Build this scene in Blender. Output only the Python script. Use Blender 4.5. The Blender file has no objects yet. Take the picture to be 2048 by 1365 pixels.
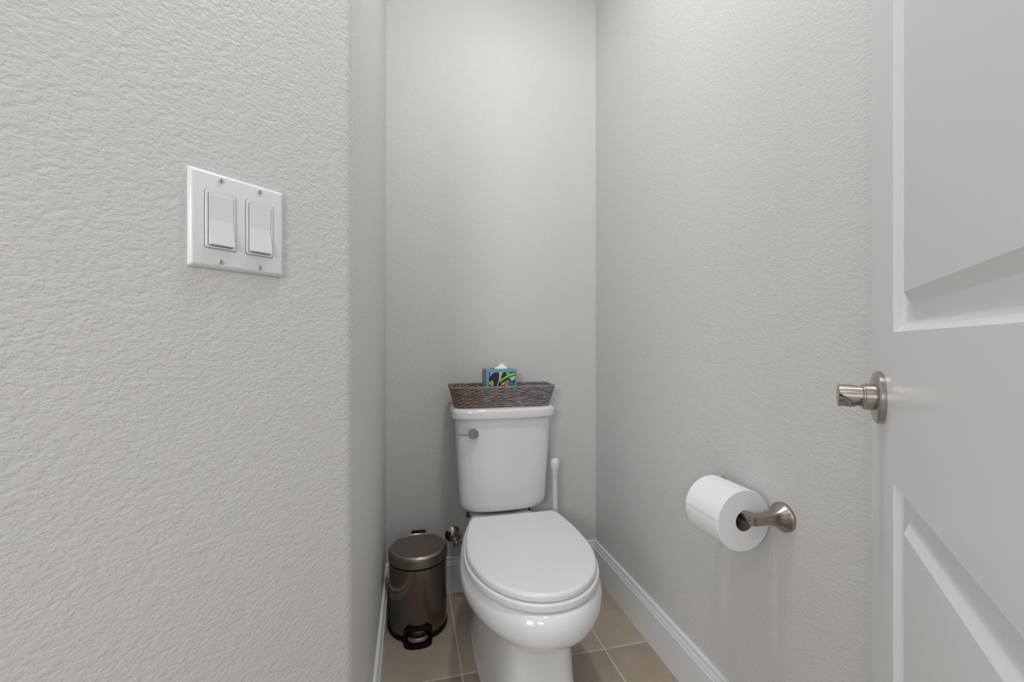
import bpy, bmesh, math, random
from mathutils import Vector, Matrix, noise
random.seed(7)
S = bpy.context.scene
C = S.collection
PI = math.pi
R2 = math.sqrt(0.5)

# ------------------------------------------------------------------ camera
YAW = math.radians(13.413)
CAMH = 0.9864
cd = bpy.data.cameras.new('camera')
cam = bpy.data.objects.new('camera', cd); C.objects.link(cam)
cd.sensor_fit = 'HORIZONTAL'; cd.sensor_width = 36.0
cd.lens = 852.33 / 2048 * 36.0
cd.clip_start = 0.02; cd.clip_end = 50
cam.location = (0, 0, CAMH)
cam.rotation_euler = (PI / 2, 0, -YAW)
S.camera = cam

# ------------------------------------------------------------------ world, exposure
w = bpy.data.worlds.new('world'); S.world = w; w.use_nodes = True
w.node_tree.nodes['Background'].inputs[0].default_value = (0.9, 0.95, 1.0, 1)
w.node_tree.nodes['Background'].inputs[1].default_value = 0.05
S.view_settings.view_transform = 'Standard'; S.view_settings.look = 'None'
S.view_settings.gamma = 1.0; S.view_settings.use_curve_mapping = False
S.view_settings.exposure = 0.54

# ------------------------------------------------------------------ lamps of the place, plus an added fill light
CEIL = 2.74
def area(name, loc, rot, sx, sy, power, col, shape='RECTANGLE'):
    l = bpy.data.lights.new(name, 'AREA'); l.shape = shape; l.size = sx
    if shape in ('RECTANGLE', 'ELLIPSE'): l.size_y = sy
    l.energy = power; l.color = col
    o = bpy.data.objects.new(name, l); C.objects.link(o)
    o.location = loc; o.rotation_euler = rot
    return o
def aim(o, target):
    d = Vector(target) - o.location
    o.rotation_euler = d.to_track_quat('-Z', 'Y').to_euler()
# round ceiling lamp of the toilet room
area('ceiling_lamp', (0.29, 0.70, CEIL - 0.03), (0, 0, 0), 0.17, 0.17, 7.0, (1.0, 0.99, 0.985), 'DISK')
# can light and vanity light of the bathroom behind the camera
area('bathroom_ceiling_lamp', (-0.56, -0.75, CEIL - 0.03), (0, 0, 0), 0.16, 0.16, 2.5, (1.0, 0.99, 0.985), 'DISK')
fill = area('bathroom_fill_light', (-2.42, -1.42, 1.5), (0, 0, 0), 1.2, 1.2, 19.0, (0.97, 0.985, 1.0))  # soft fill added to even out walls and door; no window known there
aim(fill, (0.4, 1.0, 1.3))
v = area('vanity_light', (-1.08, -1.95, 1.70), (0, 0, 0), 0.60, 0.40, 15.0, (0.98, 0.99, 1.0))
aim(v, (0.3, 1.2, 1.1))

# ------------------------------------------------------------------ materials
def mat(name, col, rough=0.5, metal=0.0, spec=0.5, coat=0.0):
    m = bpy.data.materials.new(name); m.use_nodes = True
    p = m.node_tree.nodes['Principled BSDF']
    p.inputs['Base Color'].default_value = (*col, 1); p.inputs['Roughness'].default_value = rough
    p.inputs['Metallic'].default_value = metal; p.inputs['Specular IOR Level'].default_value = spec
    p.inputs['Coat Weight'].default_value = coat
    return m
def nd(m, t, **kw):
    n = m.node_tree.nodes.new(t)
    for k, val in kw.items(): setattr(n, k, val)
    return n
def lk(m, a, b): m.node_tree.links.new(a, b)
def bsdf(m): return m.node_tree.nodes['Principled BSDF']
def add_bump(m, height, strength, dist):
    b = nd(m, 'ShaderNodeBump'); b.inputs['Strength'].default_value = strength; b.inputs['Distance'].default_value = dist
    lk(m, height, b.inputs['Height']); lk(m, b.outputs[0], bsdf(m).inputs['Normal'])
    return b
def noise_node(m, scale, detail=2, rough=0.5, stretch=(1, 1, 1), coord='Object'):
    tc = nd(m, 'ShaderNodeTexCoord'); mp = nd(m, 'ShaderNodeMapping'); mp.inputs['Scale'].default_value = stretch
    n = nd(m, 'ShaderNodeTexNoise'); n.inputs['Scale'].default_value = scale
    n.inputs['Detail'].default_value = detail; n.inputs['Roughness'].default_value = rough
    lk(m, tc.outputs[coord], mp.inputs['Vector']); lk(m, mp.outputs[0], n.inputs['Vector'])
    return n
def ramp(m, fac, stops):
    r = nd(m, 'ShaderNodeValToRGB')
    e = r.color_ramp.elements
    while len(e) < len(stops): e.new(0.5)
    for el, (pos, c) in zip(e, stops):
        el.position = pos; el.color = (*c, 1) if len(c) == 3 else c
    lk(m, fac, r.inputs['Fac'])
    return r

def wall_material(name, col):
    m = mat(name, col, 0.42, spec=0.4)
    n1 = noise_node(m, 150, 3, 0.6, (1, 1, 1.45))
    r = ramp(m, n1.outputs['Fac'], [(0.36, (0, 0, 0)), (0.56, (0.85, 0.85, 0.85)), (0.75, (1, 1, 1))])
    n2 = noise_node(m, 340, 1, 0.5)
    mx = nd(m, 'ShaderNodeMath', operation='MULTIPLY_ADD')
    mx.inputs[1].default_value = 0.22; lk(m, n2.outputs['Fac'], mx.inputs[0]); lk(m, r.outputs['Color'], mx.inputs[2])
    n3 = noise_node(m, 62, 2, 0.5, (1, 1, 1.3))
    r3 = ramp(m, n3.outputs['Fac'], [(0.40, (0, 0, 0)), (0.60, (1, 1, 1))])
    m3 = nd(m, 'ShaderNodeMath', operation='MULTIPLY_ADD')
    m3.inputs[1].default_value = 0.45; lk(m, r3.outputs['Color'], m3.inputs[0]); lk(m, mx.outputs[0], m3.inputs[2])
    add_bump(m, m3.outputs[0], 0.52, 0.0009)
    return m
M = {}
M['wall'] = wall_material('wall_paint', (0.690, 0.682, 0.670))
M['ceiling'] = mat('ceiling_paint', (0.86, 0.86, 0.855), 0.8)
M['trim'] = mat('white_trim_paint', (0.80, 0.81, 0.82), 0.32)
M['door'] = mat('white_door_paint', (0.80, 0.808, 0.815), 0.34)
M['porcelain'] = mat('porcelain', (0.80, 0.81, 0.815), 0.10, coat=0.3)
M['seat_plastic'] = mat('seat_plastic', (0.81, 0.818, 0.82), 0.24)
M['plastic'] = mat('white_plastic', (0.78, 0.785, 0.79), 0.30)
M['switch_plastic'] = mat('switch_plastic', (0.80, 0.808, 0.815), 0.28)
M['black'] = mat('black_plastic', (0.005, 0.005, 0.005), 0.5, spec=0.2)
M['dark'] = mat('dark_recess', (0.03, 0.028, 0.026), 0.7)
M['nickel'] = mat('satin_nickel', (0.44, 0.395, 0.35), 0.26, 1.0)
M['nickel_dark'] = mat('brushed_nickel', (0.38, 0.33, 0.29), 0.30, 1.0)
M['lever'] = mat('grey_nickel', (0.36, 0.345, 0.325), 0.34, 1.0)
M['chrome'] = mat('chrome', (0.50, 0.46, 0.43), 0.10, 1.0)
M['screw'] = mat('screw_paint', (0.60, 0.60, 0.59), 0.35, 0.2)
M['slot'] = mat('slot_shadow', (0.12, 0.12, 0.12), 0.6)
M['hose'] = mat('braided_hose', (0.30, 0.27, 0.25), 0.4, 0.9)
M['cardboard'] = mat('cardboard_core', (0.22, 0.17, 0.13), 0.9)

M['bin_steel'] = mat('bronze_steel', (0.235, 0.20, 0.175), 0.17, 1.0)
bsdf(M['bin_steel']).inputs['Anisotropic'].default_value = 0.35
M['bin_lid'] = mat('bronze_lid_steel', (0.27, 0.235, 0.21), 0.36, 1.0)
M['rim_steel'] = mat('polished_rim_steel', (0.50, 0.45, 0.41), 0.16, 1.0)
M['pedal'] = mat('pedal_steel', (0.42, 0.38, 0.34), 0.3, 1.0)

def paper_material():
    m = mat('tissue_paper', (0.88, 0.885, 0.89), 0.95, spec=0.1)
    n = noise_node(m, 500, 2, 0.6)
    add_bump(m, n.outputs['Fac'], 0.25, 0.0004)
    return m
M['paper'] = paper_material()

def tile_material():
    m = mat('ceramic_tile', (0.2, 0.17, 0.14), 0.48)
    a = noise_node(m, 7, 5, 0.62); b = noise_node(m, 160, 3, 0.6)
    mx = nd(m, 'ShaderNodeMath', operation='MULTIPLY_ADD'); mx.inputs[1].default_value = 0.32
    lk(m, b.outputs['Fac'], mx.inputs[0]); lk(m, a.outputs['Fac'], mx.inputs[2])
    r = ramp(m, mx.outputs[0], [(0.40, (0.350, 0.280, 0.216)), (0.66, (0.410, 0.335, 0.262)), (0.92, (0.470, 0.392, 0.315))])
    lk(m, r.outputs['Color'], bsdf(m).inputs['Base Color'])
    add_bump(m, b.outputs['Fac'], 0.12, 0.0006)
    return m
M['tile'] = tile_material()
M['grout'] = mat('grout', (0.66, 0.60, 0.54), 0.9)

def wicker_material():
    m = mat('wicker', (0.2, 0.18, 0.17), 0.6, spec=0.35)
    b = noise_node(m, 240, 2, 0.5, (0.16, 0.16, 1))
    r1 = ramp(m, b.outputs['Fac'], [(0.30, (0.16, 0.14, 0.13)), (0.5, (0.28, 0.262, 0.252)), (0.72, (0.44, 0.422, 0.412))])
    tc = nd(m, 'ShaderNodeTexCoord'); sp = nd(m, 'ShaderNodeSeparateXYZ'); lk(m, tc.outputs['Object'], sp.inputs[0])
    a = noise_node(m, 22, 2, 0.5)
    ad = nd(m, 'ShaderNodeMath', operation='MULTIPLY_ADD'); ad.inputs[1].default_value = 0.35
    lk(m, a.outputs['Fac'], ad.inputs[0]); lk(m, sp.outputs['X'], ad.inputs[2])
    r2 = ramp(m, ad.outputs[0], [(0.0, (0.86, 0.68, 0.54)), (0.16, (0.97, 0.92, 0.88)), (0.34, (1.0, 1.0, 1.03))])
    mx = nd(m, 'ShaderNodeMix', data_type='RGBA', blend_type='MULTIPLY'); mx.inputs['Factor'].default_value = 1
    lk(m, r1.outputs['Color'], mx.inputs['A']); lk(m, r2.outputs['Color'], mx.inputs['B'])
    lk(m, mx.outputs['Result'], bsdf(m).inputs['Base Color'])
    return m
M['wicker'] = wicker_material()

# ------------------------------------------------------------------ helpers
def obj(name, verts, faces, material, parent=None, smooth=None, loc=None):
    me = bpy.data.meshes.new(name); me.from_pydata([tuple(p) for p in verts], [], faces)
    return finish(name, me, material, parent, smooth, loc)
def finish(name, me, material, parent=None, smooth=None, loc=None):
    bm = bmesh.new(); bm.from_mesh(me)
    bmesh.ops.recalc_face_normals(bm, faces=bm.faces); bm.to_mesh(me); bm.free()
    for mm in (material if isinstance(material, list) else [material]): me.materials.append(mm)
    if smooth is not None:
        me.polygons.foreach_set('use_smooth', [True] * len(me.polygons))
        me.set_sharp_from_angle(angle=math.radians(smooth))
    me.update()
    o = bpy.data.objects.new(name, me); C.objects.link(o)
    if parent: o.parent = parent
    if loc: o.location = loc
    return o
def empty(name, loc, rz=0.0):
    o = bpy.data.objects.new(name, None); C.objects.link(o)
    o.location = loc; o.rotation_euler = (0, 0, rz); o.empty_display_size = 0.05
    return o
def tag(o, label=None, cat=None, group=None, kind=None):
    if label: o['label'] = label
    if cat: o['category'] = cat
    if group: o['group'] = group
    if kind: o['kind'] = kind
    return o
def struct(o, label=None):
    o['kind'] = 'structure'
    if label: o['label'] = label
    return o
def box_data(x0, x1, y0, y1, z0, z1):
    v_ = [(x0, y0, z0), (x1, y0, z0), (x1, y1, z0), (x0, y1, z0), (x0, y0, z1), (x1, y0, z1), (x1, y1, z1), (x0, y1, z1)]
    f_ = [(0, 3, 2, 1), (4, 5, 6, 7), (0, 1, 5, 4), (1, 2, 6, 5), (2, 3, 7, 6), (3, 0, 4, 7)]
    return v_, f_
def box(name, x0, x1, y0, y1, z0, z1, material, parent=None, bevel=0.0, seg=2, loc=None):
    bm = bmesh.new(); v_, f_ = box_data(x0, x1, y0, y1, z0, z1)
    vs = [bm.verts.new(p) for p in v_]
    for f in f_: bm.faces.new([vs[i] for i in f])
    if bevel: bmesh.ops.bevel(bm, geom=list(bm.edges), offset=bevel, segments=seg, profile=0.5, affect='EDGES')
    me = bpy.data.meshes.new(name); bm.to_mesh(me); bm.free()
    return finish(name, me, material, parent, 40 if bevel else None, loc)
def loft(rings, cap0=True, cap1=True, closed=True):
    """rings: equal-length lists of points"""
    n = len(rings[0]); v_ = [p for r in rings for p in r]; f_ = []
    for i in range(len(rings) - 1):
        for j in range(n if closed else n - 1):
            k = (j + 1) % n
            f_.append((i * n + j, i * n + k, (i + 1) * n + k, (i + 1) * n + j))
    if cap0: f_.append(tuple(range(n))[::-1])
    if cap1: f_.append(tuple((len(rings) - 1) * n + j for j in range(n)))
    return v_, f_
def merge(*parts):
    V, F = [], []
    for v_, f_ in parts:
        o = len(V); V += list(v_); F += [tuple(i + o for i in f) for f in f_]
    return V, F
def lathe(prof, n=48, cx=0, cy=0, cz=0):
    """prof: [(r, z)] about +z; closes ends at r=0 with caps"""
    rings = [[(cx + r * math.cos(2 * PI * j / n), cy + r * math.sin(2 * PI * j / n), cz + z) for j in range(n)] for r, z in prof]
    return loft(rings)
def lathe_dir(prof, origin, axis, n=40):
    """lathe about an arbitrary axis"""
    q = Vector((0, 0, 1)).rotation_difference(Vector(axis).normalized())
    v_, f_ = lathe(prof, n)
    return [tuple(q @ Vector(p) + Vector(origin)) for p in v_], f_
def tube(path, r, n=8, closed=False, caps=True):
    pts = [Vector(p) for p in path]; m = len(pts); rings = []
    prev = None
    for i, p in enumerate(pts):
        a = pts[(i - 1) % m] if (closed or i > 0) else p
        b = pts[(i + 1) % m] if (closed or i < m - 1) else p
        t = (b - a).normalized()
        if prev is None:
            up = Vector((0, 0, 1)) if abs(t.z) < 0.9 else Vector((1, 0, 0))
            u = t.cross(up).normalized()
        else:
            u = (prev - t * prev.dot(t)).normalized()
        prev = u; vv = t.cross(u)
        rr = r[i] if isinstance(r, (list, tuple)) else r
        rings.append([tuple(p + (u * math.cos(2 * PI * j / n) + vv * math.sin(2 * PI * j / n)) * rr) for j in range(n)])
    if closed:
        rings.append(rings[0]); v_, f_ = loft(rings, False, False); return v_, f_
    return loft(rings, caps, caps)
def interp(x, pts):
    if x <= pts[0][0]: return pts[0][1]
    for (a, fa), (b, fb) in zip(pts, pts[1:]):
        if x <= b:
            t = (x - a) / (b - a); t = t * t * (3 - 2 * t) if False else t
            return fa + (fb - fa) * t
    return pts[-1][1]
def crom(x, pts):
    """monotone-ish catmull-rom interpolation"""
    n = len(pts)
    if x <= pts[0][0]: return pts[0][1]
    if x >= pts[-1][0]: return pts[-1][1]
    for i in range(n - 1):
        x0, y0 = pts[i]; x1, y1 = pts[i + 1]
        if x <= x1:
            m0 = (y1 - pts[i - 1][1]) / (x1 - pts[i - 1][0]) if i > 0 else (y1 - y0) / (x1 - x0)
            m1 = (pts[i + 2][1] - y0) / (pts[i + 2][0] - x0) if i < n - 2 else (y1 - y0) / (x1 - x0)
            h = x1 - x0; t = (x - x0) / h
            return ((2 * t**3 - 3 * t**2 + 1) * y0 + (t**3 - 2 * t**2 + t) * h * m0 + (-2 * t**3 + 3 * t**2) * y1 + (t**3 - t**2) * h * m1)

# ------------------------------------------------------------------ the setting
XL, XR, YB = -0.0907, 0.7691, 1.6851
CORN = (XL, 0.712)                   # where the left wall meets the angled entry wall
DOORPL = 0.095                       # doorway plane x + y
def entry_pt(s):                     # point s metres back from the corner along the angled wall
    return (CORN[0] - R2 * s, CORN[1] - R2 * s)
BN = 0.030                           # bullnose radius
def poly_wall(name, pts, z0, z1, thick_dir, material, smooth=None):
    """vertical wall skin through plan points with a back skin, thick_dir(i) -> offset"""
    n = len(pts); front = list(pts); back = [(p[0] + thick_dir[0], p[1] + thick_dir[1]) for p in pts]
    loop = front + back[::-1]
    rings = [[(x, y, z0) for x, y in loop], [(x, y, z1) for x, y in loop]]
    v_, f_ = loft(rings)
    return obj(name, v_, f_, material, smooth=smooth)
tl = BN * math.tan(math.radians(22.5))
p_start = (XL, CORN[1] + tl); c_arc = (XL - BN, CORN[1] + tl)
arc = [(c_arc[0] + BN * math.cos(a), c_arc[1] + BN * math.sin(a)) for a in [math.radians(-45 * k / 8) for k in range(9)]]
strike = entry_pt(0.395)
entry_pts = arc + [strike]
struct(poly_wall('wall_entry', entry_pts, 0, CEIL, (-0.10, 0.10), M['wall'], 30), 'textured grey angled wall carrying the switch plate')
struct(poly_wall('wall_left', [(XL, YB), p_start], 0, CEIL, (-0.10, 0.0), M['wall']), 'textured grey wall beside the bin')
struct(poly_wall('wall_back', [(XL - 0.1, YB), (XR + 0.1, YB)], 0, CEIL, (0, 0.10), M['wall']), 'textured grey wall behind the toilet')
HINGE_WALL = 0.30                    # x - y of the wall behind the open door
yj = XR - HINGE_WALL
struct(poly_wall('wall_right', [(XR, YB), (XR, yj)], 0, CEIL, (0.10, 0.0), M['wall']), 'textured grey wall carrying the paper holder')
hw = ((DOORPL + HINGE_WALL) / 2, (DOORPL - HINGE_WALL) / 2)
struct(poly_wall('wall_behind_door', [(XR, yj), hw], 0, CEIL, (0.07, -0.07), M['wall']))

# floor slab (grout) with tiles laid on it
GX, GY, TS, JT = 0.1485, 1.2595, 0.4572, 0.0052
fl = obj('floor', *box_data(-3.2, 2.4, -3.2, YB + 0.1, -0.06, -0.0018), M['grout'])
struct(fl, 'brown square tile floor with pale grout')
tile_mesh = None
for i in range(-2, 3):
    for j in range(-4, 2):
        x0 = GX + i * TS; y0 = GY + j * TS
        x1, y1 = x0 + TS, y0 + TS
        # only tiles with some part inside the room or at the doorway
        if x1 < -0.75 or x0 > XR + 0.05 or y0 > YB or y1 < -0.9: continue
        if tile_mesh is None:
            t = box('tile', JT / 2, TS - JT / 2, JT / 2, TS - JT / 2, -0.008, 0, M['tile'], bevel=0.0014, seg=2)
            tile_mesh = t.data
        else:
            t = bpy.data.objects.new('tile', tile_mesh); C.objects.link(t)
        t.parent = fl; t.location = (x0, y0, 0)

struct(obj('ceiling', *box_data(-3.2, 2.4, -3.2, YB + 0.1, CEIL, CEIL + 0.06), M['ceiling']), 'white ceiling')

# bathroom behind the camera: a room turned by 45 degrees
BF = DOORPL - 0.12 / R2               # x + y of the bathroom face of the doorway wall
e1 = Vector((R2, -R2)); e2 = Vector((-R2, -R2))
o_b = Vector((DOORPL / 2, DOORPL / 2))
def bpt(a, b):                        # a along the doorway wall, b away from it
    p = o_b + e1 * a + e2 * b; return (p.x, p.y)
A0, A1 = -1.7, 1.5; B1 = 2.9; T0 = 0.12
sa = (Vector(strike) - o_b).dot(e1); ha = (Vector(hw) - o_b).dot(e1)
def slab(name, a0, a1, b0, b1, z0, z1, material):
    q = [bpt(a0, b0), bpt(a1, b0), bpt(a1, b1), bpt(a0, b1)]
    return obj(name, *loft([[(x, y, z0) for x, y in q], [(x, y, z1) for x, y in q]]), material)
HEAD = 2.06
struct(slab('wall_doorway_near', A0, sa - 0.02, 0.0, T0, 0, CEIL, M['wall']))
struct(slab('wall_doorway_far', ha, A1, 0.0, T0, 0, CEIL, M['wall']))
struct(slab('wall_doorway_head', sa - 0.02, ha, 0.0, T0, HEAD, CEIL, M['wall']))
struct(slab('wall_bathroom_left', A0 - 0.1, A0, 0.0, B1, 0, CEIL, M['wall']))
struct(slab('wall_bathroom_right', A1, A1 + 0.1, 0.0, B1, 0, CEIL, M['wall']))
struct(slab('wall_bathroom_far', A0 - 0.1, A1 + 0.1, B1, B1 + 0.1, 0, CEIL, M['wall']))
# white jamb lining of the doorway
jl = merge(loft([[(x, y, z) for x, y in [bpt(sa - 0.02, -0.004), bpt(sa, -0.004), bpt(sa, T0 + 0.004), bpt(sa - 0.02, T0 + 0.004)]] for z in (0, HEAD)]))
struct(obj('trim_1', *jl, M['trim']), 'white door jamb')
jl = loft([[(x, y, z) for x, y in [bpt(sa - 0.02, -0.004), bpt(ha, -0.004), bpt(ha, T0 + 0.004), bpt(sa - 0.02, T0 + 0.004)]] for z in (HEAD - 0.02, HEAD)])
struct(obj('trim_2', *jl, M['trim']), 'white door head')

# baseboards: moulded profile swept along the wall (d = distance from wall, z = height)
BP = [(0.0, 0.0), (0.0140, 0.0), (0.0140, 0.1120), (0.0118, 0.1132), (0.0112, 0.1150), (0.0122, 0.1172), (0.0116, 0.1215), (0.0098, 0.1262),
      (0.0082, 0.1290), (0.0090, 0.1304), (0.0090, 0.1345), (0.0082, 0.1385), (0.0060, 0.1408), (0.0, 0.1410)]
def baseboard(name, a, b, normal, mitre_a, mitre_b, label):
    a, b = Vector(a), Vector(b); n = Vector(normal); d = (b - a).normalized()
    rings = []
    for p, s in ((a, mitre_a), (b, -mitre_b)):
        rings.append([(p.x + n.x * q + d.x * s * q, p.y + n.y * q + d.y * s * q, z) for q, z in BP])
    return struct(obj(name, *loft(rings), M['trim'], smooth=25), label)
baseboard('baseboard_back', (XL, YB), (XR, YB), (0, -1), 1, 1, 'white moulded baseboard behind the toilet')
baseboard('baseboard_left', (XL, p_start[1]), (XL, YB), (1, 0), 0, 1, 'white moulded baseboard beside the bin')
baseboard('baseboard_right', (XR, YB), (XR, yj), (-1, 0), 1, 0.4, 'white moulded baseboard below the paper roll')
baseboard('baseboard_entry', strike, (CORN[0], CORN[1]), (R2, -R2), 0, -0.42, 'white moulded baseboard of the angled wall')

# ------------------------------------------------------------------ door: two raised panels, satin knob
DF = (0.6315, 0.4655)                 # free edge of the visible face
DW, DH, DT = 0.711, 2.03, 0.035
door = empty('door_1', (DF[0], DF[1], 0.012), math.radians(225))
struct(door, 'white two-panel door standing open with a satin knob')
ST = 0.124
PAN = [(0.25 - 0.012, 0.822 - 0.012), (0.9968 - 0.012, 1.905 - 0.012)]
SK = [(0.0, 0.0), (0.0025, 0.0022), (0.0050, 0.0058), (0.0085, 0.0088), (0.0125, 0.0100), (0.0150, 0.0100)]     # sticking: inset, depth
def door_slab():
    V, F = [], []
    def quad(*p):
        o = len(V); V.extend(p); F.append((o, o + 1, o + 2, o + 3))
    for side in (0, 1):
        y = 0.0 if side == 0 else DT; s = 1 if side == 0 else -1
        xs = [0, ST, DW - ST, DW]; zs = [0, PAN[0][0], PAN[0][1], PAN[1][0], PAN[1][1], DH - 0.012]
        for i in range(3):
            for k in range(5):
                if i == 1 and k in (1, 3): continue
                quad((xs[i], y, zs[k]), (xs[i + 1], y, zs[k]), (xs[i + 1], y, zs[k + 1]), (xs[i], y, zs[k + 1]))
        for z0, z1 in PAN:
            for (a, da), (b, db) in zip(SK, SK[1:]):
                r0 = [(ST + a, y + s * da, z0 + a), (DW - ST - a, y + s * da, z0 + a), (DW - ST - a, y + s * da, z1 - a), (ST + a, y + s * da, z1 - a)]
                r1 = [(ST + b, y + s * db, z0 + b), (DW - ST - b, y + s * db, z0 + b), (DW - ST - b, y + s * db, z1 - b), (ST + b, y + s * db, z1 - b)]
                for k in range(4): quad(r0[k], r0[(k + 1) % 4], r1[(k + 1) % 4], r1[k])
    z1 = DH - 0.012
    quad((0, 0, 0), (0, DT, 0), (0, DT, z1), (0, 0, z1)); quad((DW, 0, 0), (DW, DT, 0), (DW, DT, z1), (DW, 0, z1))
    quad((0, 0, 0), (DW, 0, 0), (DW, DT, 0), (0, DT, 0)); quad((0, 0, z1), (DW, 0, z1), (DW, DT, z1), (0, DT, z1))
    return V, F
V, F = door_slab()
bm = bmesh.new(); vs = [bm.verts.new(p) for p in V]
for f in F: bm.faces.new([vs[i] for i in f])
bmesh.ops.remove_doubles(bm, verts=bm.verts, dist=1e-5)
me = bpy.data.meshes.new('door_frame'); bm.to_mesh(me); bm.free()
finish('door_frame', me, M['door'], door, 35)
PB = [(0.0150, 0.0100), (0.0160, 0.0100), (0.0295, 0.0092), (0.0310, 0.0086), (0.0405, 0.0022), (0.0425, 0.0012), (0.0445, 0.0010)]        # raised panel bevel
for z0, z1 in PAN:
    rings = []
    for a, d in PB:
        rings.append([(ST + a, d, z0 + a), (DW - ST - a, d, z0 + a), (DW - ST - a, d, z1 - a), (ST + a, d, z1 - a)])
    back = [[(x, DT - y, z) for x, y, z in r] for r in rings]
    obj('raised_panel', *loft(back[::-1] + rings), M['door'], door, smooth=20)
# knob: rose and collar turned about the face normal, fluted grip at the end
KX, KZ = 0.062, 0.914 - 0.012
knob = obj('door_knob', *lathe_dir([(0.0, 0.0), (0.0332, 0.0), (0.0335, 0.0015), (0.0335, 0.0052), (0.0325, 0.0068), (0.0300, 0.0078), (0.0190, 0.0088), (0.0, 0.0088)],
           (KX, 0, KZ), (0, -1, 0), 56), M['nickel'], door, smooth=30)
tag(knob, 'satin nickel round rose')
obj('collar', *lathe_dir([(0.0, 0.0085), (0.0172, 0.0085), (0.0172, 0.0168), (0.0164, 0.0176), (0.0164, 0.0192), (0.0150, 0.0200), (0.0, 0.0200)],
    (KX, 0, KZ), (0, -1, 0), 48), M['nickel'], knob, smooth=30)
def grip():
    rings = []; n = 96; m = 40
    L0, L1 = 0.0195, 0.0450
    for i in range(m + 1):
        t = i / m; d = L0 + (L1 - L0) * t
        ring = []
        for j in range(n):
            a = 2 * PI * j / n                       # a = 0 towards the hinge side, +90 up
            r0 = 0.0148
            if t > 0.94: r0 -= 0.0012 * ((t - 0.94) / 0.06) ** 2
            # two slanting flats cut across the grip
            cut = 0
            for base, slope, width, depth in ((-0.95, 1.25, 0.62, 0.0075), (-0.95 + PI, 1.25, 0.62, 0.0075), (-1.05, -1.5, 0.42, 0.0060)):
                c = base + slope * (t - 0.45)
                da = (a - c + PI) % (2 * PI) - PI
                k = max(0.0, 1 - abs(da) / width) * (1 if 0.05 < t < 0.97 else 0)
                cut = max(cut, depth * min(1, k * 1.8))
            r = r0 - cut
            ring.append((KX + r * math.cos(a), -d, KZ + r * math.sin(a)))
        rings.append(ring)
    return loft(rings)
obj('grip', *grip(), M['nickel'], knob, smooth=28)
# hinges on the far stile
for z in (0.2, 1.0, 1.8):
    obj('door_hinge', *lathe([(0, 0), (0.007, 0), (0.007, 0.09), (0, 0.09)], 16, DW + 0.004, DT / 2, z), M['nickel'], door, smooth=40)

# ------------------------------------------------------------------ switch plate
PXC = ((-0.171 - 0.2483) / 2, (0.639 + 0.5617) / 2)
def on_entry(p):                       # drop a point onto the angled wall plane
    k = ((p[0] - p[1]) - (CORN[0] - CORN[1])) / 2; return (p[0] - k, p[1] + k)
pc = on_entry((PXC[0] - 0.0022, PXC[1] - 0.0022))
sw = empty('light_switch', (pc[0], pc[1], 1.1290), math.radians(45))
tag(sw, 'white double rocker light switch plate on the angled wall', 'light switch')
PW, PH, PD = 0.1095, 0.1135, 0.0062
def rrect(x0, x1, z0, z1, r, y, n=5):
    pts = []
    for cx, cz, a0 in ((x1 - r, z1 - r, 0), (x0 + r, z1 - r, 90), (x0 + r, z0 + r, 180), (x1 - r, z0 + r, 270)):
        for k in range(n + 1):
            a = math.radians(a0 + 90 * k / n); pts.append((cx + r * math.cos(a), y, cz + r * math.sin(a)))
    return pts
rings = []
for ins, y in ((0.0006, 0.0), (0.0, -0.0012), (0.0, -0.0022), (0.0008, -0.0034), (0.0024, -0.0052), (0.0036, -0.0060), (0.0044, -0.0062)):
    rings.append(rrect(-PW / 2 + ins, PW / 2 - ins, -PH / 2 + ins, PH / 2 - ins, max(0.0008, 0.0016 - ins * 0.1), y))
obj('cover_plate', *loft(rings), M['switch_plastic'], sw, smooth=30)
for cx in (-0.0225, 0.0225):
    hx, hz = 0.0166, 0.0335
    # rocker surround: a raised ring with a groove on either side
    rings = []
    for ins, y in ((0.0, -0.0060), (0.0, -0.0070), (0.0007, -0.0076), (0.0024, -0.0076), (0.0030, -0.0070), (0.0030, -0.0050)):
        rings.append(rrect(cx - hx + ins, cx + hx - ins, -hz + ins, hz - ins, max(0.0006, 0.0022 - ins * 0.4), y))
    fr = obj('rocker_frame', *loft(rings, False, False), M['switch_plastic'], sw, smooth=30)
    obj('groove', *loft([rrect(cx - hx - 0.0006, cx + hx + 0.0006, -hz - 0.0006, hz + 0.0006, 0.0026, -0.0061), rrect(cx - hx - 0.0006, cx + hx + 0.0006, -hz - 0.0006, hz + 0.0006, 0.0026, -0.00635)]), M['slot'], fr)
    # paddle: upper half pressed in, lower half standing out
    px, pz = hx - 0.0036, hz - 0.0036
    prof = [(pz, -0.0060), (pz, -0.0084), (pz - 0.0006, -0.0088), (0.0008, -0.0080), (-0.0008, -0.0081), (-pz + 0.0010, -0.0124), (-pz + 0.0002, -0.0122), (-pz, -0.0114), (-pz, -0.0060)]
    rr = [[(cx + s * px, y, z) for z, y in prof] for s in (-1, 1)]
    obj('rocker', *loft(rr), M['switch_plastic'], sw, smooth=12)
    for z in (-0.0485, 0.0485):
        sc = obj('screw', *lathe_dir([(0, 0), (0.0030, 0), (0.0030, 0.0006), (0.0022, 0.0012), (0, 0.0013)], (cx, -0.0062, z), (0, -1, 0), 20), M['screw'], sw, smooth=30)
        obj('slot', *box_data(cx - 0.00045, cx + 0.00045, -0.00765, -0.0074, z - 0.0024, z + 0.0024), M['slot'], sc)

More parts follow.
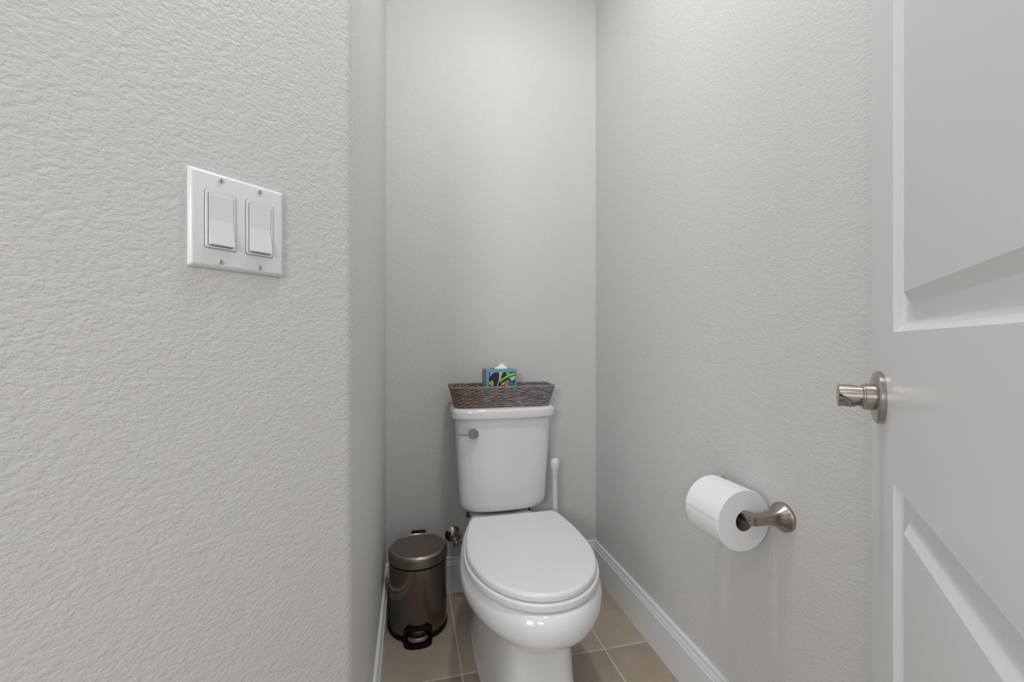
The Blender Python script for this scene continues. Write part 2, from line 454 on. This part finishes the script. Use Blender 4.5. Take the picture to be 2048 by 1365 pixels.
# ------------------------------------------------------------------ toilet
TX, TY = 0.3300, 1.6620               # tank back on the floor line
toilet = empty('toilet', (TX, TY, 0))
tag(toilet, 'white two-piece toilet with closed lid against the back wall', 'toilet')
def outline(yf, yr, wf, wm, wr, tm, ef, er, z, n=72, cx=0.0):
    """plan outline between front yf and rear yr (local y, negative = towards the viewer)"""
    pts = []
    half = n // 2
    for j in range(n):
        u = j / half if j <= half else (n - j) / half
        s = 1 if j <= half else -1
        c = math.cos(PI * u); t = (1 - c) / 2
        e = ef + (er - ef) * t
        wmid = crom(t, [(0, wf), (tm, wm), (1, wr)])
        x = wmid * (math.sin(PI * u) ** e if 0 < u < 1 else 0)
        pts.append((cx + s * x, yf + (yr - yf) * t, z))
    return pts
def W(y): return y - TY
# bowl, pedestal and rear deck in one casting: (z, front, rear, w_front, w_mid, w_rear, t_mid, e_front, e_rear)
lev = [
    (0.000, 0.985, 1.560, 0.112, 0.124, 0.135, 0.45, 0.30, 0.36),
    (0.012, 0.983, 1.560, 0.113, 0.125, 0.136, 0.45, 0.30, 0.36),
    (0.030, 0.990, 1.558, 0.109, 0.121, 0.132, 0.45, 0.30, 0.36),
    (0.100, 1.000, 1.555, 0.102, 0.114, 0.126, 0.45, 0.30, 0.36),
    (0.170, 1.006, 1.555, 0.097, 0.110, 0.124, 0.45, 0.32, 0.36),
    (0.222, 1.004, 1.560, 0.097, 0.112, 0.124, 0.45, 0.38, 0.38),
    (0.244, 0.985, 1.570, 0.104, 0.124, 0.126, 0.42, 0.55, 0.42),
    (0.262, 0.950, 1.585, 0.132, 0.146, 0.128, 0.40, 0.68, 0.44),
    (0.280, 0.920, 1.595, 0.158, 0.166, 0.130, 0.38, 0.80, 0.46),
    (0.300, 0.900, 1.600, 0.176, 0.180, 0.130, 0.37, 0.88, 0.48),
    (0.318, 0.891, 1.604, 0.185, 0.1875, 0.130, 0.36, 0.92, 0.50),
    (0.335, 0.8885, 1.606, 0.188, 0.190, 0.130, 0.36, 0.95, 0.50),
    (0.350, 0.890, 1.608, 0.186, 0.188, 0.130, 0.36, 0.95, 0.50),
    (0.362, 0.895, 1.608, 0.180, 0.182, 0.130, 0.36, 0.95, 0.50),
    (0.370, 0.902, 1.606, 0.174, 0.176, 0.128, 0.36, 0.95, 0.50),
    (0.374, 0.915, 1.600, 0.162, 0.166, 0.122, 0.36, 0.95, 0.50),
]
def lev_at(z):
    return [z] + [crom(z, [(l[0], l[k]) for l in lev]) for k in range(1, 9)]
zs = []
for a, b in zip(lev, lev[1:]):
    k = max(2, int((b[0] - a[0]) / 0.008)) if a[0] > 0.2 else 3
    zs += [a[0] + (b[0] - a[0]) * i / k for i in range(k)]
zs.append(lev[-1][0])
rings = []
for z in zs:
    l = lev_at(z)
    ring = outline(W(l[1]), W(l[2]), l[3] + 0.006, l[4] + 0.006, l[5], l[6], l[7], l[8], z, 96, -0.006)
    out_ = []
    for x, y, q in ring:                 # the deck under the tank lies lower than the rim
        k = min(1, max(0, (y + TY - 1.36) / 0.08)); k = k * k * (3 - 2 * k)
        out_.append((x, y, q - 0.014 * k * min(1, max(0, (q - 0.30) / 0.06))))
    rings.append(out_)
obj('bowl', *loft(rings), M['porcelain'], toilet, smooth=50)
# trapway swelling on the left and right flank
for q in (-1, 1):
    pth = [(q * 0.096 - 0.004, W(1.42), 0.270), (q * 0.100 - 0.004, W(1.36), 0.200), (q * 0.098 - 0.004, W(1.31), 0.130), (q * 0.094 - 0.004, W(1.27), 0.060)]
    pp = [tuple(crom(k / 8, [(i_, p[c]) for i_, p in enumerate(pth)]) for c in range(3)) for k in range(25)]
    obj('trapway', *tube(pp, [0.034 - 0.022 * (k / 24) ** 2 for k in range(25)], 20), M['porcelain'], toilet, smooth=60)
# seat ring and lid: flat-backed egg
def egg(ins, z, yf=0.912, yr=1.374, n=96):
    pts = []
    ym = 1.150; a = 0.1740 - ins; cx = -0.008
    k = n // 2
    half = []
    for i in range(k + 1):                 # from front tip to rear corner
        u = i / k
        if u < 0.62:
            th = u / 0.62 * PI / 2
            half.append((a * math.sin(th) ** 0.97, ym - (ym - yf - ins) * math.cos(th)))
        else:
            t = (u - 0.62) / 0.38
            yy = ym + (yr - ins - ym) * t
            xx = a - 0.0290 * t ** 1.9
            if t > 0.9: xx -= 0.008 * ((t - 0.9) / 0.1) ** 2
            half.append((xx, yy))
    full = [(x, y) for x, y in half] + [(-x, y) for x, y in half[::-1]]
    full = full[:-1]
    return [(x + cx + 0.010 * max(0, (y - ym) / (yr - ym)), W(y), z) for x, y in full]
def plate(name, z0, z1, ins0, r, material, dome=0.0, rb=0.0022, **kw):
    rings = []
    for k in range(5):
        a = PI / 2 * k / 4; rings.append(egg(ins0 + rb * (1 - math.sin(a)), z0 + rb * (1 - math.cos(a)), **kw))
    for k in range(7):
        a = PI / 2 * k / 6; rings.append(egg(ins0 + r * (1 - math.cos(a)), z1 - r * (1 - math.sin(a)), **kw))
    if dome:
        for q in (0.03, 0.07, 0.11): rings.append(egg(ins0 + r + q, z1 + dome * (1 - (1 - q / 0.12) ** 2), **kw))
    return obj(name, *loft(rings), material, toilet, smooth=50)
plate('seat', 0.3770, 0.3948, -0.006, 0.0045, M['seat_plastic'], rb=0.0030)
plate('lid', 0.3974, 0.4150, 0.0, 0.0085, M['seat_plastic'], dome=0.0025)
for x in (-0.075, 0.075):
    box('hinge', x - 0.022, x + 0.022, W(1.366), W(1.400), 0.372, 0.400, M['seat_plastic'], toilet, 0.006, 3)
# tank with a bowed front
def tank_ring(hw_, yf, yr, z, e=0.34, n=88):
    pts = []
    for j in range(n):
        a = 2 * PI * j / n
        c, s = math.cos(a), math.sin(a)
        x = hw_ * (1 if c >= 0 else -1) * abs(c) ** e
        ee = e
        y = (1 if s >= 0 else -1) * abs(s) ** ee
        ym = (yf + yr) / 2; yy = ym + (yr - ym) * y
        if y < 0: yy += 0.018 * (abs(x) / hw_) ** 2.2 * abs(y)       # bow the front
        pts.append((x, yy, z))
    return pts
TF, TB = W(1.482), -0.004
rings = []
for z, ix, iy, h in ((0.3680, 0.046, 0.026, 0.1585), (0.3692, 0.034, 0.016, 0.1585), (0.3725, 0.022, 0.009, 0.1587), (0.3790, 0.011, 0.004, 0.1590), (0.3880, 0.004, 0.001, 0.1595), (0.4000, 0.001, 0.0, 0.1602), (0.4150, 0.0, 0.0, 0.1610),
                     (0.50, 0, 0, 0.1658), (0.60, 0, 0, 0.1715), (0.705, 0, 0, 0.1768), (0.7085, 0, 0, 0.1768)):
    rings.append(tank_ring(h - ix, TF + 0.012 * (0.71 - z) / 0.33 + iy, TB - iy * 0.5, z))
tk = obj('tank', *loft(rings), M['porcelain'], toilet, smooth=50, loc=(0.005, 0, 0))
rings = []
for k in range(5):
    a = PI / 2 * k / 4; rings.append(tank_ring(0.1905 - 0.006 * (1 - math.sin(a)), W(1.468) + 0.006 * (1 - math.sin(a)), 0.0 - 0.006 * (1 - math.sin(a)), 0.7095 + 0.006 * (1 - math.cos(a))))
for k in range(8):
    a = PI / 2 * k / 7; rings.append(tank_ring(0.1905 - 0.012 * (1 - math.cos(a)), W(1.468) + 0.012 * (1 - math.cos(a)), 0.0 - 0.004 * (1 - math.cos(a)), 0.7465 - 0.014 * (1 - math.sin(a))))
obj('tank_lid', *loft(rings), M['porcelain'], toilet, smooth=50, loc=(0.005, 0, 0))
# flush lever: round boss with a thin arm
fy = W(1.486)
lv = obj('flush_lever', *lathe_dir([(0.0, 0.0), (0.0168, 0.0), (0.0170, 0.001), (0.0170, 0.0125), (0.0158, 0.0145), (0.0, 0.0152)], (-0.1145, fy + 0.006, 0.6600), (0, -1, 0), 36), M['lever'], toilet, smooth=30)
tag(lv, 'brushed nickel flush lever')
box('arm', -0.170, -0.120, fy - 0.0085, fy - 0.0045, 0.6570, 0.6626, M['lever'], lv, 0.0008, 1)
# tank bolts between the tank and the deck
for x in (-0.128, 0.100):
    obj('tank_bolt', *lathe([(0, 0), (0.008, 0), (0.008, 0.006), (0.005, 0.006), (0.005, 0.018), (0, 0.018)], 6, x, W(1.53), 0.352), M['dark'], toilet)
box('tank_gasket', -0.06, 0.06, W(1.54), W(1.62), 0.352, 0.374, M['dark'], toilet)
# ------------------------------------------------------------------ water shut-off valve and hose
vx, vz = 0.1645, 0.2240
valve = empty('shutoff_valve', (vx, YB, vz))
tag(valve, 'chrome water shut-off valve on the back wall beside the bin', 'valve')
obj('escutcheon', *lathe_dir([(0, 0), (0.0330, 0), (0.0330, 0.002), (0.0300, 0.005), (0.020, 0.0105), (0.0125, 0.013), (0, 0.013)], (0, 0, 0), (0, -1, 0), 40), M['chrome'], valve, smooth=40)
ax = Vector((0.10, -0.95, -0.10)).normalized()
obj('valve_body', *lathe_dir([(0, 0.008), (0.0095, 0.008), (0.0095, 0.030), (0.0125, 0.031), (0.0125, 0.046), (0.010, 0.048), (0.010, 0.058), (0, 0.058)], (0, 0, -0.002), ax, 24), M['chrome'], valve, smooth=30)
tip = Vector((0, 0, -0.002)) + ax * 0.058
obj('valve_handle', *lathe_dir([(0, 0), (0.0085, 0), (0.0135, 0.003), (0.0135, 0.011), (0.0095, 0.014), (0.004, 0.014), (0.004, 0.0125), (0, 0.0125)], tip, ax, 14), M['chrome'], valve, smooth=25)
mid = Vector((0, 0, -0.002)) + ax * 0.040
dn = Vector((0.75, -0.10, -0.62)).normalized()
obj('outlet_nut', *merge(lathe_dir([(0, 0.008), (0.0075, 0.008), (0.0075, 0.021), (0, 0.021)], mid, dn, 16), lathe_dir([(0, 0.021), (0.0098, 0.021), (0.0098, 0.033), (0, 0.033)], mid, dn, 6)), M['chrome'], valve, smooth=25)
h0 = mid + dn * 0.033
hp = [h0, h0 + dn * 0.02, h0 + dn * 0.05 + Vector((0.004, 0.005, 0.004)), h0 + Vector((0.062, 0.02, -0.012)), h0 + Vector((0.078, 0.035, 0.035)), h0 + Vector((0.076, 0.030, 0.08)), h0 + Vector((0.066, 0.010, 0.125)), h0 + Vector((0.058, -0.010, 0.160))]
hpp = [tuple(crom(k / 8, [(i, p[c]) for i, p in enumerate(hp)]) for c in range(3)) for k in range(8 * 7 + 1)]
obj('supply_hose', *tube(hpp, 0.0055, 10), M['hose'], valve, smooth=60)

# ------------------------------------------------------------------ pedal bin
BX, BY, BR = 0.0270, 1.5250, 0.0990
pb = empty('pedal_bin', (BX, BY, 0), math.radians(-1.5))
tag(pb, 'small bronze steel pedal bin with black base beside the toilet', 'pedal bin')
obj('base_ring', *lathe([(0, 0), (0.0960, 0), (0.1000, 0.003), (0.1006, 0.010), (0.1004, 0.017), (0.0985, 0.019), (0, 0.019)], 72), M['black'], pb, smooth=30)
obj('body', *lathe([(0, 0.019), (0.0982, 0.019), (0.0982, 0.232), (0.0970, 0.2325), (0, 0.2325)], 96), M['bin_steel'], pb, smooth=30)
obj('lid_gasket', *lathe([(0, 0.2325), (0.0972, 0.2325), (0.0972, 0.2375), (0, 0.2375)], 72), M['black'], pb, smooth=30)
ld = obj('lid', *lathe([(0, 0.2375), (0.0995, 0.2375), (0.1005, 0.2390), (0.1005, 0.2590), (0.0998, 0.2640), (0.0980, 0.2682), (0.0950, 0.2712), (0.0925, 0.2720), (0.0905, 0.2708), (0.0880, 0.2702), (0.0, 0.2700)], 96), M['bin_lid'], pb, smooth=30)
obj('lid_rim', *loft([[(r * math.cos(2 * PI * j / 96), r * math.sin(2 * PI * j / 96), z) for j in range(96)] for r, z in [(0.0880, 0.2698), (0.0888, 0.2728), (0.0905, 0.2742), (0.0925, 0.2738), (0.0942, 0.2722), (0.0950, 0.2700)]], False, False), M['rim_steel'], ld, smooth=60)
box('hinge_housing', -0.026, 0.026, 0.090, 0.116, 0.150, 0.277, M['black'], pb, 0.004, 2)
# black pedal surround: rounded frame standing out of the base, steel tread inside
def arch(w_, h0_, h1_, y, r=0.007, n=5):
    pts = []
    for cx, cz, a0 in ((w_ - r, h1_ - r, 0), (-w_ + r, h1_ - r, 90), (-w_ + r, h0_ + r, 180), (w_ - r, h0_ + r, 270)):
        for k in range(n + 1):
            a = math.radians(a0 + 90 * k / n); pts.append((cx + r * math.cos(a), y, cz + r * math.sin(a)))
    return pts
yo = -0.108
outer0 = arch(0.0455, 0.004, 0.0490, yo + 0.020); outer1 = arch(0.0455, 0.004, 0.0490, yo + 0.001); outer2 = arch(0.0440, 0.0055, 0.0475, yo)
inner2 = arch(0.0385, 0.0165, 0.0420, yo); inner1 = arch(0.0375, 0.0170, 0.0410, yo + 0.002); inner0 = arch(0.0375, 0.0170, 0.0410, yo + 0.020)
sur = obj('pedal_surround', *loft([outer0, outer1, outer2, inner2, inner1, inner0, outer0], False, False), M['black'], pb, smooth=40)
# foot of the surround curving forward
fr = []
for k in range(13):
    a = PI * k / 12
    fr.append((0.0455 * math.cos(a), yo + 0.004 - 0.028 * math.sin(a) ** 0.8))
obj('pedal_foot', *loft([[(x, y, 0.0) for x, y in fr], [(x, y, 0.010) for x, y in fr], [(x * 0.96, yo + 0.004 + (y - yo - 0.004) * 0.93, 0.0135) for x, y in fr]]), M['black'], pb, smooth=40)
tr = []
for k in range(15):
    a = PI * k / 14
    tr.append((0.0345 * math.cos(a), yo + 0.010 - 0.030 * math.sin(a) ** 0.85))
obj('pedal', *loft([[(x, y, 0.0195) for x, y in tr], [(x, y, 0.0290) for x, y in tr], [(x * 0.95, yo + 0.010 + (y - yo - 0.010) * 0.94, 0.0312) for x, y in tr]]), M['pedal'], pb, smooth=40)

# ------------------------------------------------------------------ wicker basket on the tank lid
KX0, KX1, KY0, KY1, KZ0, KZ1 = 0.1430, 0.5240, 1.4990, 1.6480, 0.7475, 0.8220
kc = ((KX0 + KX1) / 2, (KY0 + KY1) / 2)
basket = empty('wicker_basket', (kc[0], kc[1], KZ0))
tag(basket, 'shallow grey-brown woven wicker basket on the tank lid', 'basket')
KH = KZ1 - KZ0
HX, HY = (KX1 - KX0) / 2, (KY1 - KY0) / 2
def kpath(t, m):
    """rounded rectangle at height fraction t, m points; returns points and outward normals"""
    hx = HX - 0.021 * (1 - t) ** 1.1; hy = HY - 0.014 * (1 - t) ** 1.1; r = 0.022
    segs = [((hx, -hy + r), (hx, hy - r)), ((hx - r, hy), (-hx + r, hy)), ((-hx, hy - r), (-hx, -hy + r)), ((-hx + r, -hy), (hx - r, -hy))]
    cen = [(hx - r, hy - r, 0), (-hx + r, hy - r, 90), (-hx + r, -hy + r, 180), (hx - r, -hy + r, 270)]
    tot = sum(math.dist(a, b) for a, b in segs) + 2 * PI * r
    out = []
    for i in range(m):
        d = tot * i / m
        for k in range(4):
            a, b = segs[k]; L = math.dist(a, b)
            if d < L:
                q = d / L; nrm = ((1, 0), (0, 1), (-1, 0), (0, -1))[k]
                out.append(((a[0] + (b[0] - a[0]) * q, a[1] + (b[1] - a[1]) * q), nrm)); break
            d -= L
            La = PI / 2 * r
            if d < La:
                an = math.radians(cen[k][2] + 90 * d / La); nrm = (math.cos(an), math.sin(an))
                out.append(((cen[k][0] + r * nrm[0], cen[k][1] + r * nrm[1]), nrm)); break
            d -= La
        else:
            out.append(out[0])
    return out
NST = 60; SEG = 6
rows = 14
parts = []
for k in range(rows):
    t = (k + 0.7) / (rows + 0.6)
    pts = []
    path = kpath(t, NST * SEG)
    for i, (p, nrm) in enumerate(path):
        ph = PI * i / SEG + PI * k
        off = 0.0030 * math.cos(ph)
        wob = 0.0013 * noise.noise(Vector((i * 0.045, k * 3.1, 1.7))) + 0.0006 * noise.noise(Vector((i * 0.3, k * 5.1, 4.7)))
        pts.append((p[0] + nrm[0] * off, p[1] + nrm[1] * off, t * KH + wob))
    parts.append(tube(pts, 0.00265, 6, closed=True))
tag(obj('weave', *merge(*parts), M['wicker'], basket, smooth=80), kind='stuff')
parts = []
base_p = [kpath(t / 4, NST) for t in range(5)]
for i in range(NST):
    parts.append(tube([(base_p[k][i][0][0], base_p[k][i][0][1], k / 4 * KH) for k in range(5)], 0.0017, 5))
tag(obj('stakes', *merge(*parts), M['wicker'], basket, smooth=80), kind='stuff')
parts = []
for s in range(3):
    pts = []
    for i, (p, nrm) in enumerate(kpath(1.0, 260)):
        a = 2 * PI * (i / 260 * 26 + s / 3)
        o_ = 0.0024 * math.cos(a)
        pts.append((p[0] + nrm[0] * o_, p[1] + nrm[1] * o_, KH - 0.002 + 0.0021 * math.sin(a) + 0.0012 * noise.noise(Vector((i * 0.05, 9, 2)))))
    parts.append(tube(pts, 0.0024, 6, closed=True))
obj('rim', *merge(*parts), M['wicker'], basket, smooth=80)
parts = []
for s in range(2):
    pts = []
    for i, (p, nrm) in enumerate(kpath(0.0, 260)):
        a = 2 * PI * (i / 260 * 30 + s / 2)
        pts.append((p[0] + nrm[0] * 0.0018 * math.cos(a), p[1] + nrm[1] * 0.0018 * math.cos(a), 0.0045 + 0.0015 * math.sin(a)))
    parts.append(tube(pts, 0.0026, 6, closed=True))
obj('foot_braid', *merge(*parts), M['wicker'], basket, smooth=80)
bp = [p for p, _ in kpath(0.02, 64)]
obj('bottom', *loft([[(x * 0.99, y * 0.99, 0.0022) for x, y in bp], [(x * 0.99, y * 0.99, 0.0060) for x, y in bp]]), M['wicker'], basket)

# ------------------------------------------------------------------ tissue box in the basket
BW, BH, BDp = 0.1135, 0.1285, 0.098
fx0 = 0.2690; fyb = 1.5270
tb = empty('tissue_box', (fx0 + BW / 2, fyb + BDp / 2, KZ0 + 0.0065), math.radians(0.0))
tag(tb, 'tissue box with a colourful leaf print in the wicker basket', 'tissue box')
CY = mat('box_blue', (0.10, 0.42, 0.66), 0.45)
GB = mat('box_grey', (0.30, 0.29, 0.25), 0.45)
def flat(name, r, g, b): 
    f = lambda c: ((c / 255 + 0.055) / 1.055) ** 2.4 if c > 10 else c / 255 / 12.92
    return mat(name, (f(r), f(g), f(b)), 0.45)
bx_ = box('carton', -BW / 2, BW / 2, -BDp / 2, BDp / 2, 0, BH, [CY, GB], tb, 0.0012, 1)
for p in bx_.data.polygons:
    if abs(p.normal.x) > 0.7 or p.normal.z > 0.7 or p.normal.y > 0.7: p.material_index = 1
cols = [('print_dark', 22, 14, 30), ('print_navy', 18, 62, 110), ('print_sky', 150, 190, 225), ('print_purple', 62, 16, 62), ('print_stem', 205, 205, 185),
        ('print_green', 150, 200, 110), ('print_forest', 24, 52, 14), ('print_mint', 185, 215, 150), ('print_maroon', 70, 14, 24), ('print_orange', 235, 118, 45),
        ('print_blue', 10, 130, 190), ('print_lime', 140, 200, 60), ('print_leaf', 100, 195, 60)]
pm = [flat(*c) for c in cols]; ci = {c[0][6:]: i for i, c in enumerate(cols)}
shapes = [
    ('dark', [(540, 490), (1352, 490), (1352, 1370), (540, 1370)]),
    ('navy', [(540, 490), (600, 490), (552, 600), (602, 690), (540, 740)]),
    ('sky', [(605, 490), (692, 490), (565, 608), (546, 598)]),
    ('purple', [(692, 490), (842, 490), (856, 600), (842, 740), (752, 960), (700, 1100), (690, 860), (664, 720), (622, 655), (572, 606)]),
    ('stem', [(850, 490), (878, 490), (872, 700), (790, 960), (740, 1100), (715, 1100), (835, 742), (858, 620)]),
    ('mint', [(880, 490), (978, 490), (935, 560), (884, 745), (872, 720)]),
    ('forest', [(980, 490), (1068, 490), (1058, 565), (1098, 575), (905, 678), (892, 735), (938, 585)]),
    ('leaf', [(1072, 490), (1182, 490), (1172, 532), (1102, 572), (1062, 562)]),
    ('green', [(868, 782), (902, 692), (1100, 578), (1200, 524), (1344, 510), (1342, 566), (1200, 606), (1002, 690), (862, 800)]),
    ('forest', [(1342, 572), (1332, 606), (1152, 640), (1002, 742), (862, 832), (850, 806), (1002, 696), (1200, 612)]),
    ('mint', [(1152, 652), (1348, 592), (1344, 690), (1282, 742), (1240, 742)]),
    ('maroon', [(1002, 742), (1132, 652), (1150, 690), (1100, 722), (1050, 738)]),
    ('sky', [(1092, 715), (1130, 705), (1148, 770), (1120, 760)]),
    ('navy', [(1300, 712), (1350, 692), (1350, 742), (1300, 752)]),
    ('orange', [(1002, 752), (1060, 740), (1112, 752), (1162, 870), (1172, 960), (1180, 1120), (1012, 1120), (1022, 900)]),
    ('blue', [(1132, 722), (1182, 722), (1302, 802), (1332, 872), (1322, 1120), (1184, 1120), (1176, 900)]),
    ('leaf', [(1312, 800), (1350, 770), (1350, 890), (1340, 890)]),
    ('lime', [(545, 742), (602, 752), (632, 702), (682, 762), (686, 892), (640, 892), (550, 832)]),
    ('mint', [(900, 832), (970, 782), (996, 772), (1000, 850), (930, 862)]),
    ('leaf', [(800, 970), (840, 882), (932, 872), (892, 960), (852, 1120), (790, 1120)]),
    ('mint', [(930, 980), (955, 880), (985, 872), (960, 1000)]),
]
V, F, MI = [], [], []
for k, (c, pl) in enumerate(shapes):
    o_ = len(V); yv = -BDp / 2 - 0.00015 - 0.00004 * k
    for x, y in pl:
        V.append((-BW / 2 + (x - 470) / 930 * BW, yv, BH - (y - 405) / 1010 * BH))
    F.append(tuple(range(o_, o_ + len(pl)))); MI.append(ci[c])
pr = obj('printed_front', V, F, pm, tb)
# face the print towards the room
for p in pr.data.polygons:
    if p.normal.y > 0: p.flip()
for i, p in enumerate(pr.data.polygons): p.material_index = MI[i]
pr.data.update()
ov = [(0.036 * math.cos(2 * PI * j / 32), 0.019 * math.sin(2 * PI * j / 32)) for j in range(32)]
obj('opening', *loft([[(x, y, BH - 0.0002) for x, y in ov], [(x, y, BH + 0.0004) for x, y in ov]]), M['dark'], tb)
rings = []
for i in range(12):
    t = i / 11
    ring = []
    for j in range(28):
        a = 2 * PI * j / 28
        r = (0.020 * (1 - t) ** 0.8 + 0.0015) * (1 + 0.34 * math.sin(3 * a + 2.2 * t) * (0.4 + t) + 0.16 * math.sin(7 * a - 3 * t))
        ring.append((0.004 + 0.006 * t + r * math.cos(a), 0.45 * r * math.sin(a) - 0.012 * (1 - t), BH + 0.0005 + 0.0175 * t + 0.003 * math.sin(2 * a) * t))
    rings.append(ring)
obj('tissue', *loft(rings), M['paper'], tb, smooth=70)

# ------------------------------------------------------------------ toilet brush standing right of the tank
br = empty('toilet_brush', (0.5300, 1.5250, 0))
tag(br, 'white plastic toilet brush standing right of the tank', 'toilet brush')
obj('handle', *lathe([(0, 0.16), (0.0085, 0.16), (0.0105, 0.20), (0.0106, 0.30), (0.0100, 0.42), (0.0096, 0.48), (0.0102, 0.4820), (0.0128, 0.4950), (0.0160, 0.5100), (0.0178, 0.5210), (0.0176, 0.5310), (0.0150, 0.5390), (0.0085, 0.5435), (0, 0.5445)], 32), M['plastic'], br, smooth=60)
obj('holder', *lathe([(0, 0), (0.058, 0), (0.060, 0.004), (0.057, 0.012), (0.050, 0.060), (0.048, 0.120), (0.046, 0.152), (0.040, 0.166), (0.012, 0.170), (0, 0.170)], 40), M['plastic'], br, smooth=40)

# ------------------------------------------------------------------ toilet paper holder and roll
HZ = 0.6140; Y0 = 0.7440; Y1 = 0.9220; XB = XR - 0.0745
hold = empty('paper_holder', (XR, (Y0 + Y1) / 2, HZ))
tag(hold, 'brushed nickel toilet paper holder with two flared posts on the right wall', 'paper holder')
def post(yc, inward):
    """flared post: round rose at the wall running into a squared arm"""
    rings = []; n = 48
    prof = [(0.0, 0.0300, 1.0, 0.0300), (0.0030, 0.0302, 1.0, 0.0302), (0.0060, 0.0300, 1.0, 0.0300), (0.0075, 0.0285, 1.0, 0.0285), (0.0110, 0.0262, 0.98, 0.0262), (0.0160, 0.0226, 0.92, 0.0222),
            (0.0220, 0.0178, 0.80, 0.0180), (0.0290, 0.0134, 0.62, 0.0146), (0.0370, 0.0106, 0.46, 0.0122), (0.0460, 0.0094, 0.36, 0.0112), (0.0560, 0.0090, 0.30, 0.0108), (0.0700, 0.0088, 0.28, 0.0106), (0.0790, 0.0086, 0.28, 0.0104), (0.0830, 0.0074, 0.28, 0.0096)]
    for d, ry, e, rz in prof:
        ring = []
        for j in range(n):
            a = 2 * PI * j / n; c, s = math.cos(a), math.sin(a)
            y = ry * math.copysign(abs(c) ** e, c); z = rz * math.copysign(abs(s) ** e, s)
            ring.append((-d, yc + y, z))
        rings.append(ring)
    return loft(rings)
ym_ = (Y0 + Y1) / 2
obj('post', *post(Y0 - ym_, 1), M['nickel_dark'], hold, smooth=32)
obj('post', *post(Y1 - ym_, -1), M['nickel_dark'], hold, smooth=32)
bar_r = 0.0095
bar = []
for y in (Y0 - ym_ + 0.004, Y1 - ym_ - 0.004):
    ring = []
    for j in range(24):
        a = 2 * PI * j / 24; c, s = math.cos(a), math.sin(a)
        ring.append((-(XR - XB) + bar_r * math.copysign(abs(c) ** 0.5, c), y, 0.0010 + bar_r * math.copysign(abs(s) ** 0.5, s)))
    bar.append(ring)
obj('bar', *loft(bar), M['nickel_dark'], hold, smooth=32)
RR, RH, RL = 0.0668, 0.0208, 0.108
rc = (XB - 0.001, 0.7700 + RL / 2, HZ + 0.001 + bar_r - RH - 0.0024)
roll = empty('paper_roll', rc)
tag(roll, 'white toilet paper roll on the nickel wall holder', 'toilet paper')
n = 128
def spiral(y, dr=0.0):
    pts = []
    for j in range(n):
        a = 2 * PI * j / n
        f = j / (n - 1)
        # loose end lies on the room side: a step of about a millimetre at the seam
        ang = PI - 0.06 + a
        r = RR - 0.0013 * (1 - f) + dr
        r *= 1 + 0.006 * math.sin(2 * a + 0.7)
        pts.append((r * math.cos(ang), y, r * math.sin(ang)))
    return pts
def hole(y, r):
    return [(r * math.cos(PI - 0.06 + 2 * PI * j / n), y, r * math.sin(PI - 0.06 + 2 * PI * j / n)) for j in range(n)]
h = RL / 2
rings = [hole(h, RH + 0.0008), hole(h, RH + 0.010), spiral(h, -0.0015), spiral(h - 0.0015, 0), spiral(0, 0.0003), spiral(-h + 0.0015, 0), spiral(-h, -0.0015), hole(-h, RH + 0.010), hole(-h, RH + 0.0008)]
obj('paper', *loft(rings, False, False), M['paper'], roll, smooth=35)
rings = [hole(h, RH + 0.0008), hole(h, RH), hole(-h, RH), hole(-h, RH + 0.0008), hole(h, RH + 0.0008)]
obj('core', *loft(rings, False, False), M['cardboard'], roll, smooth=35)
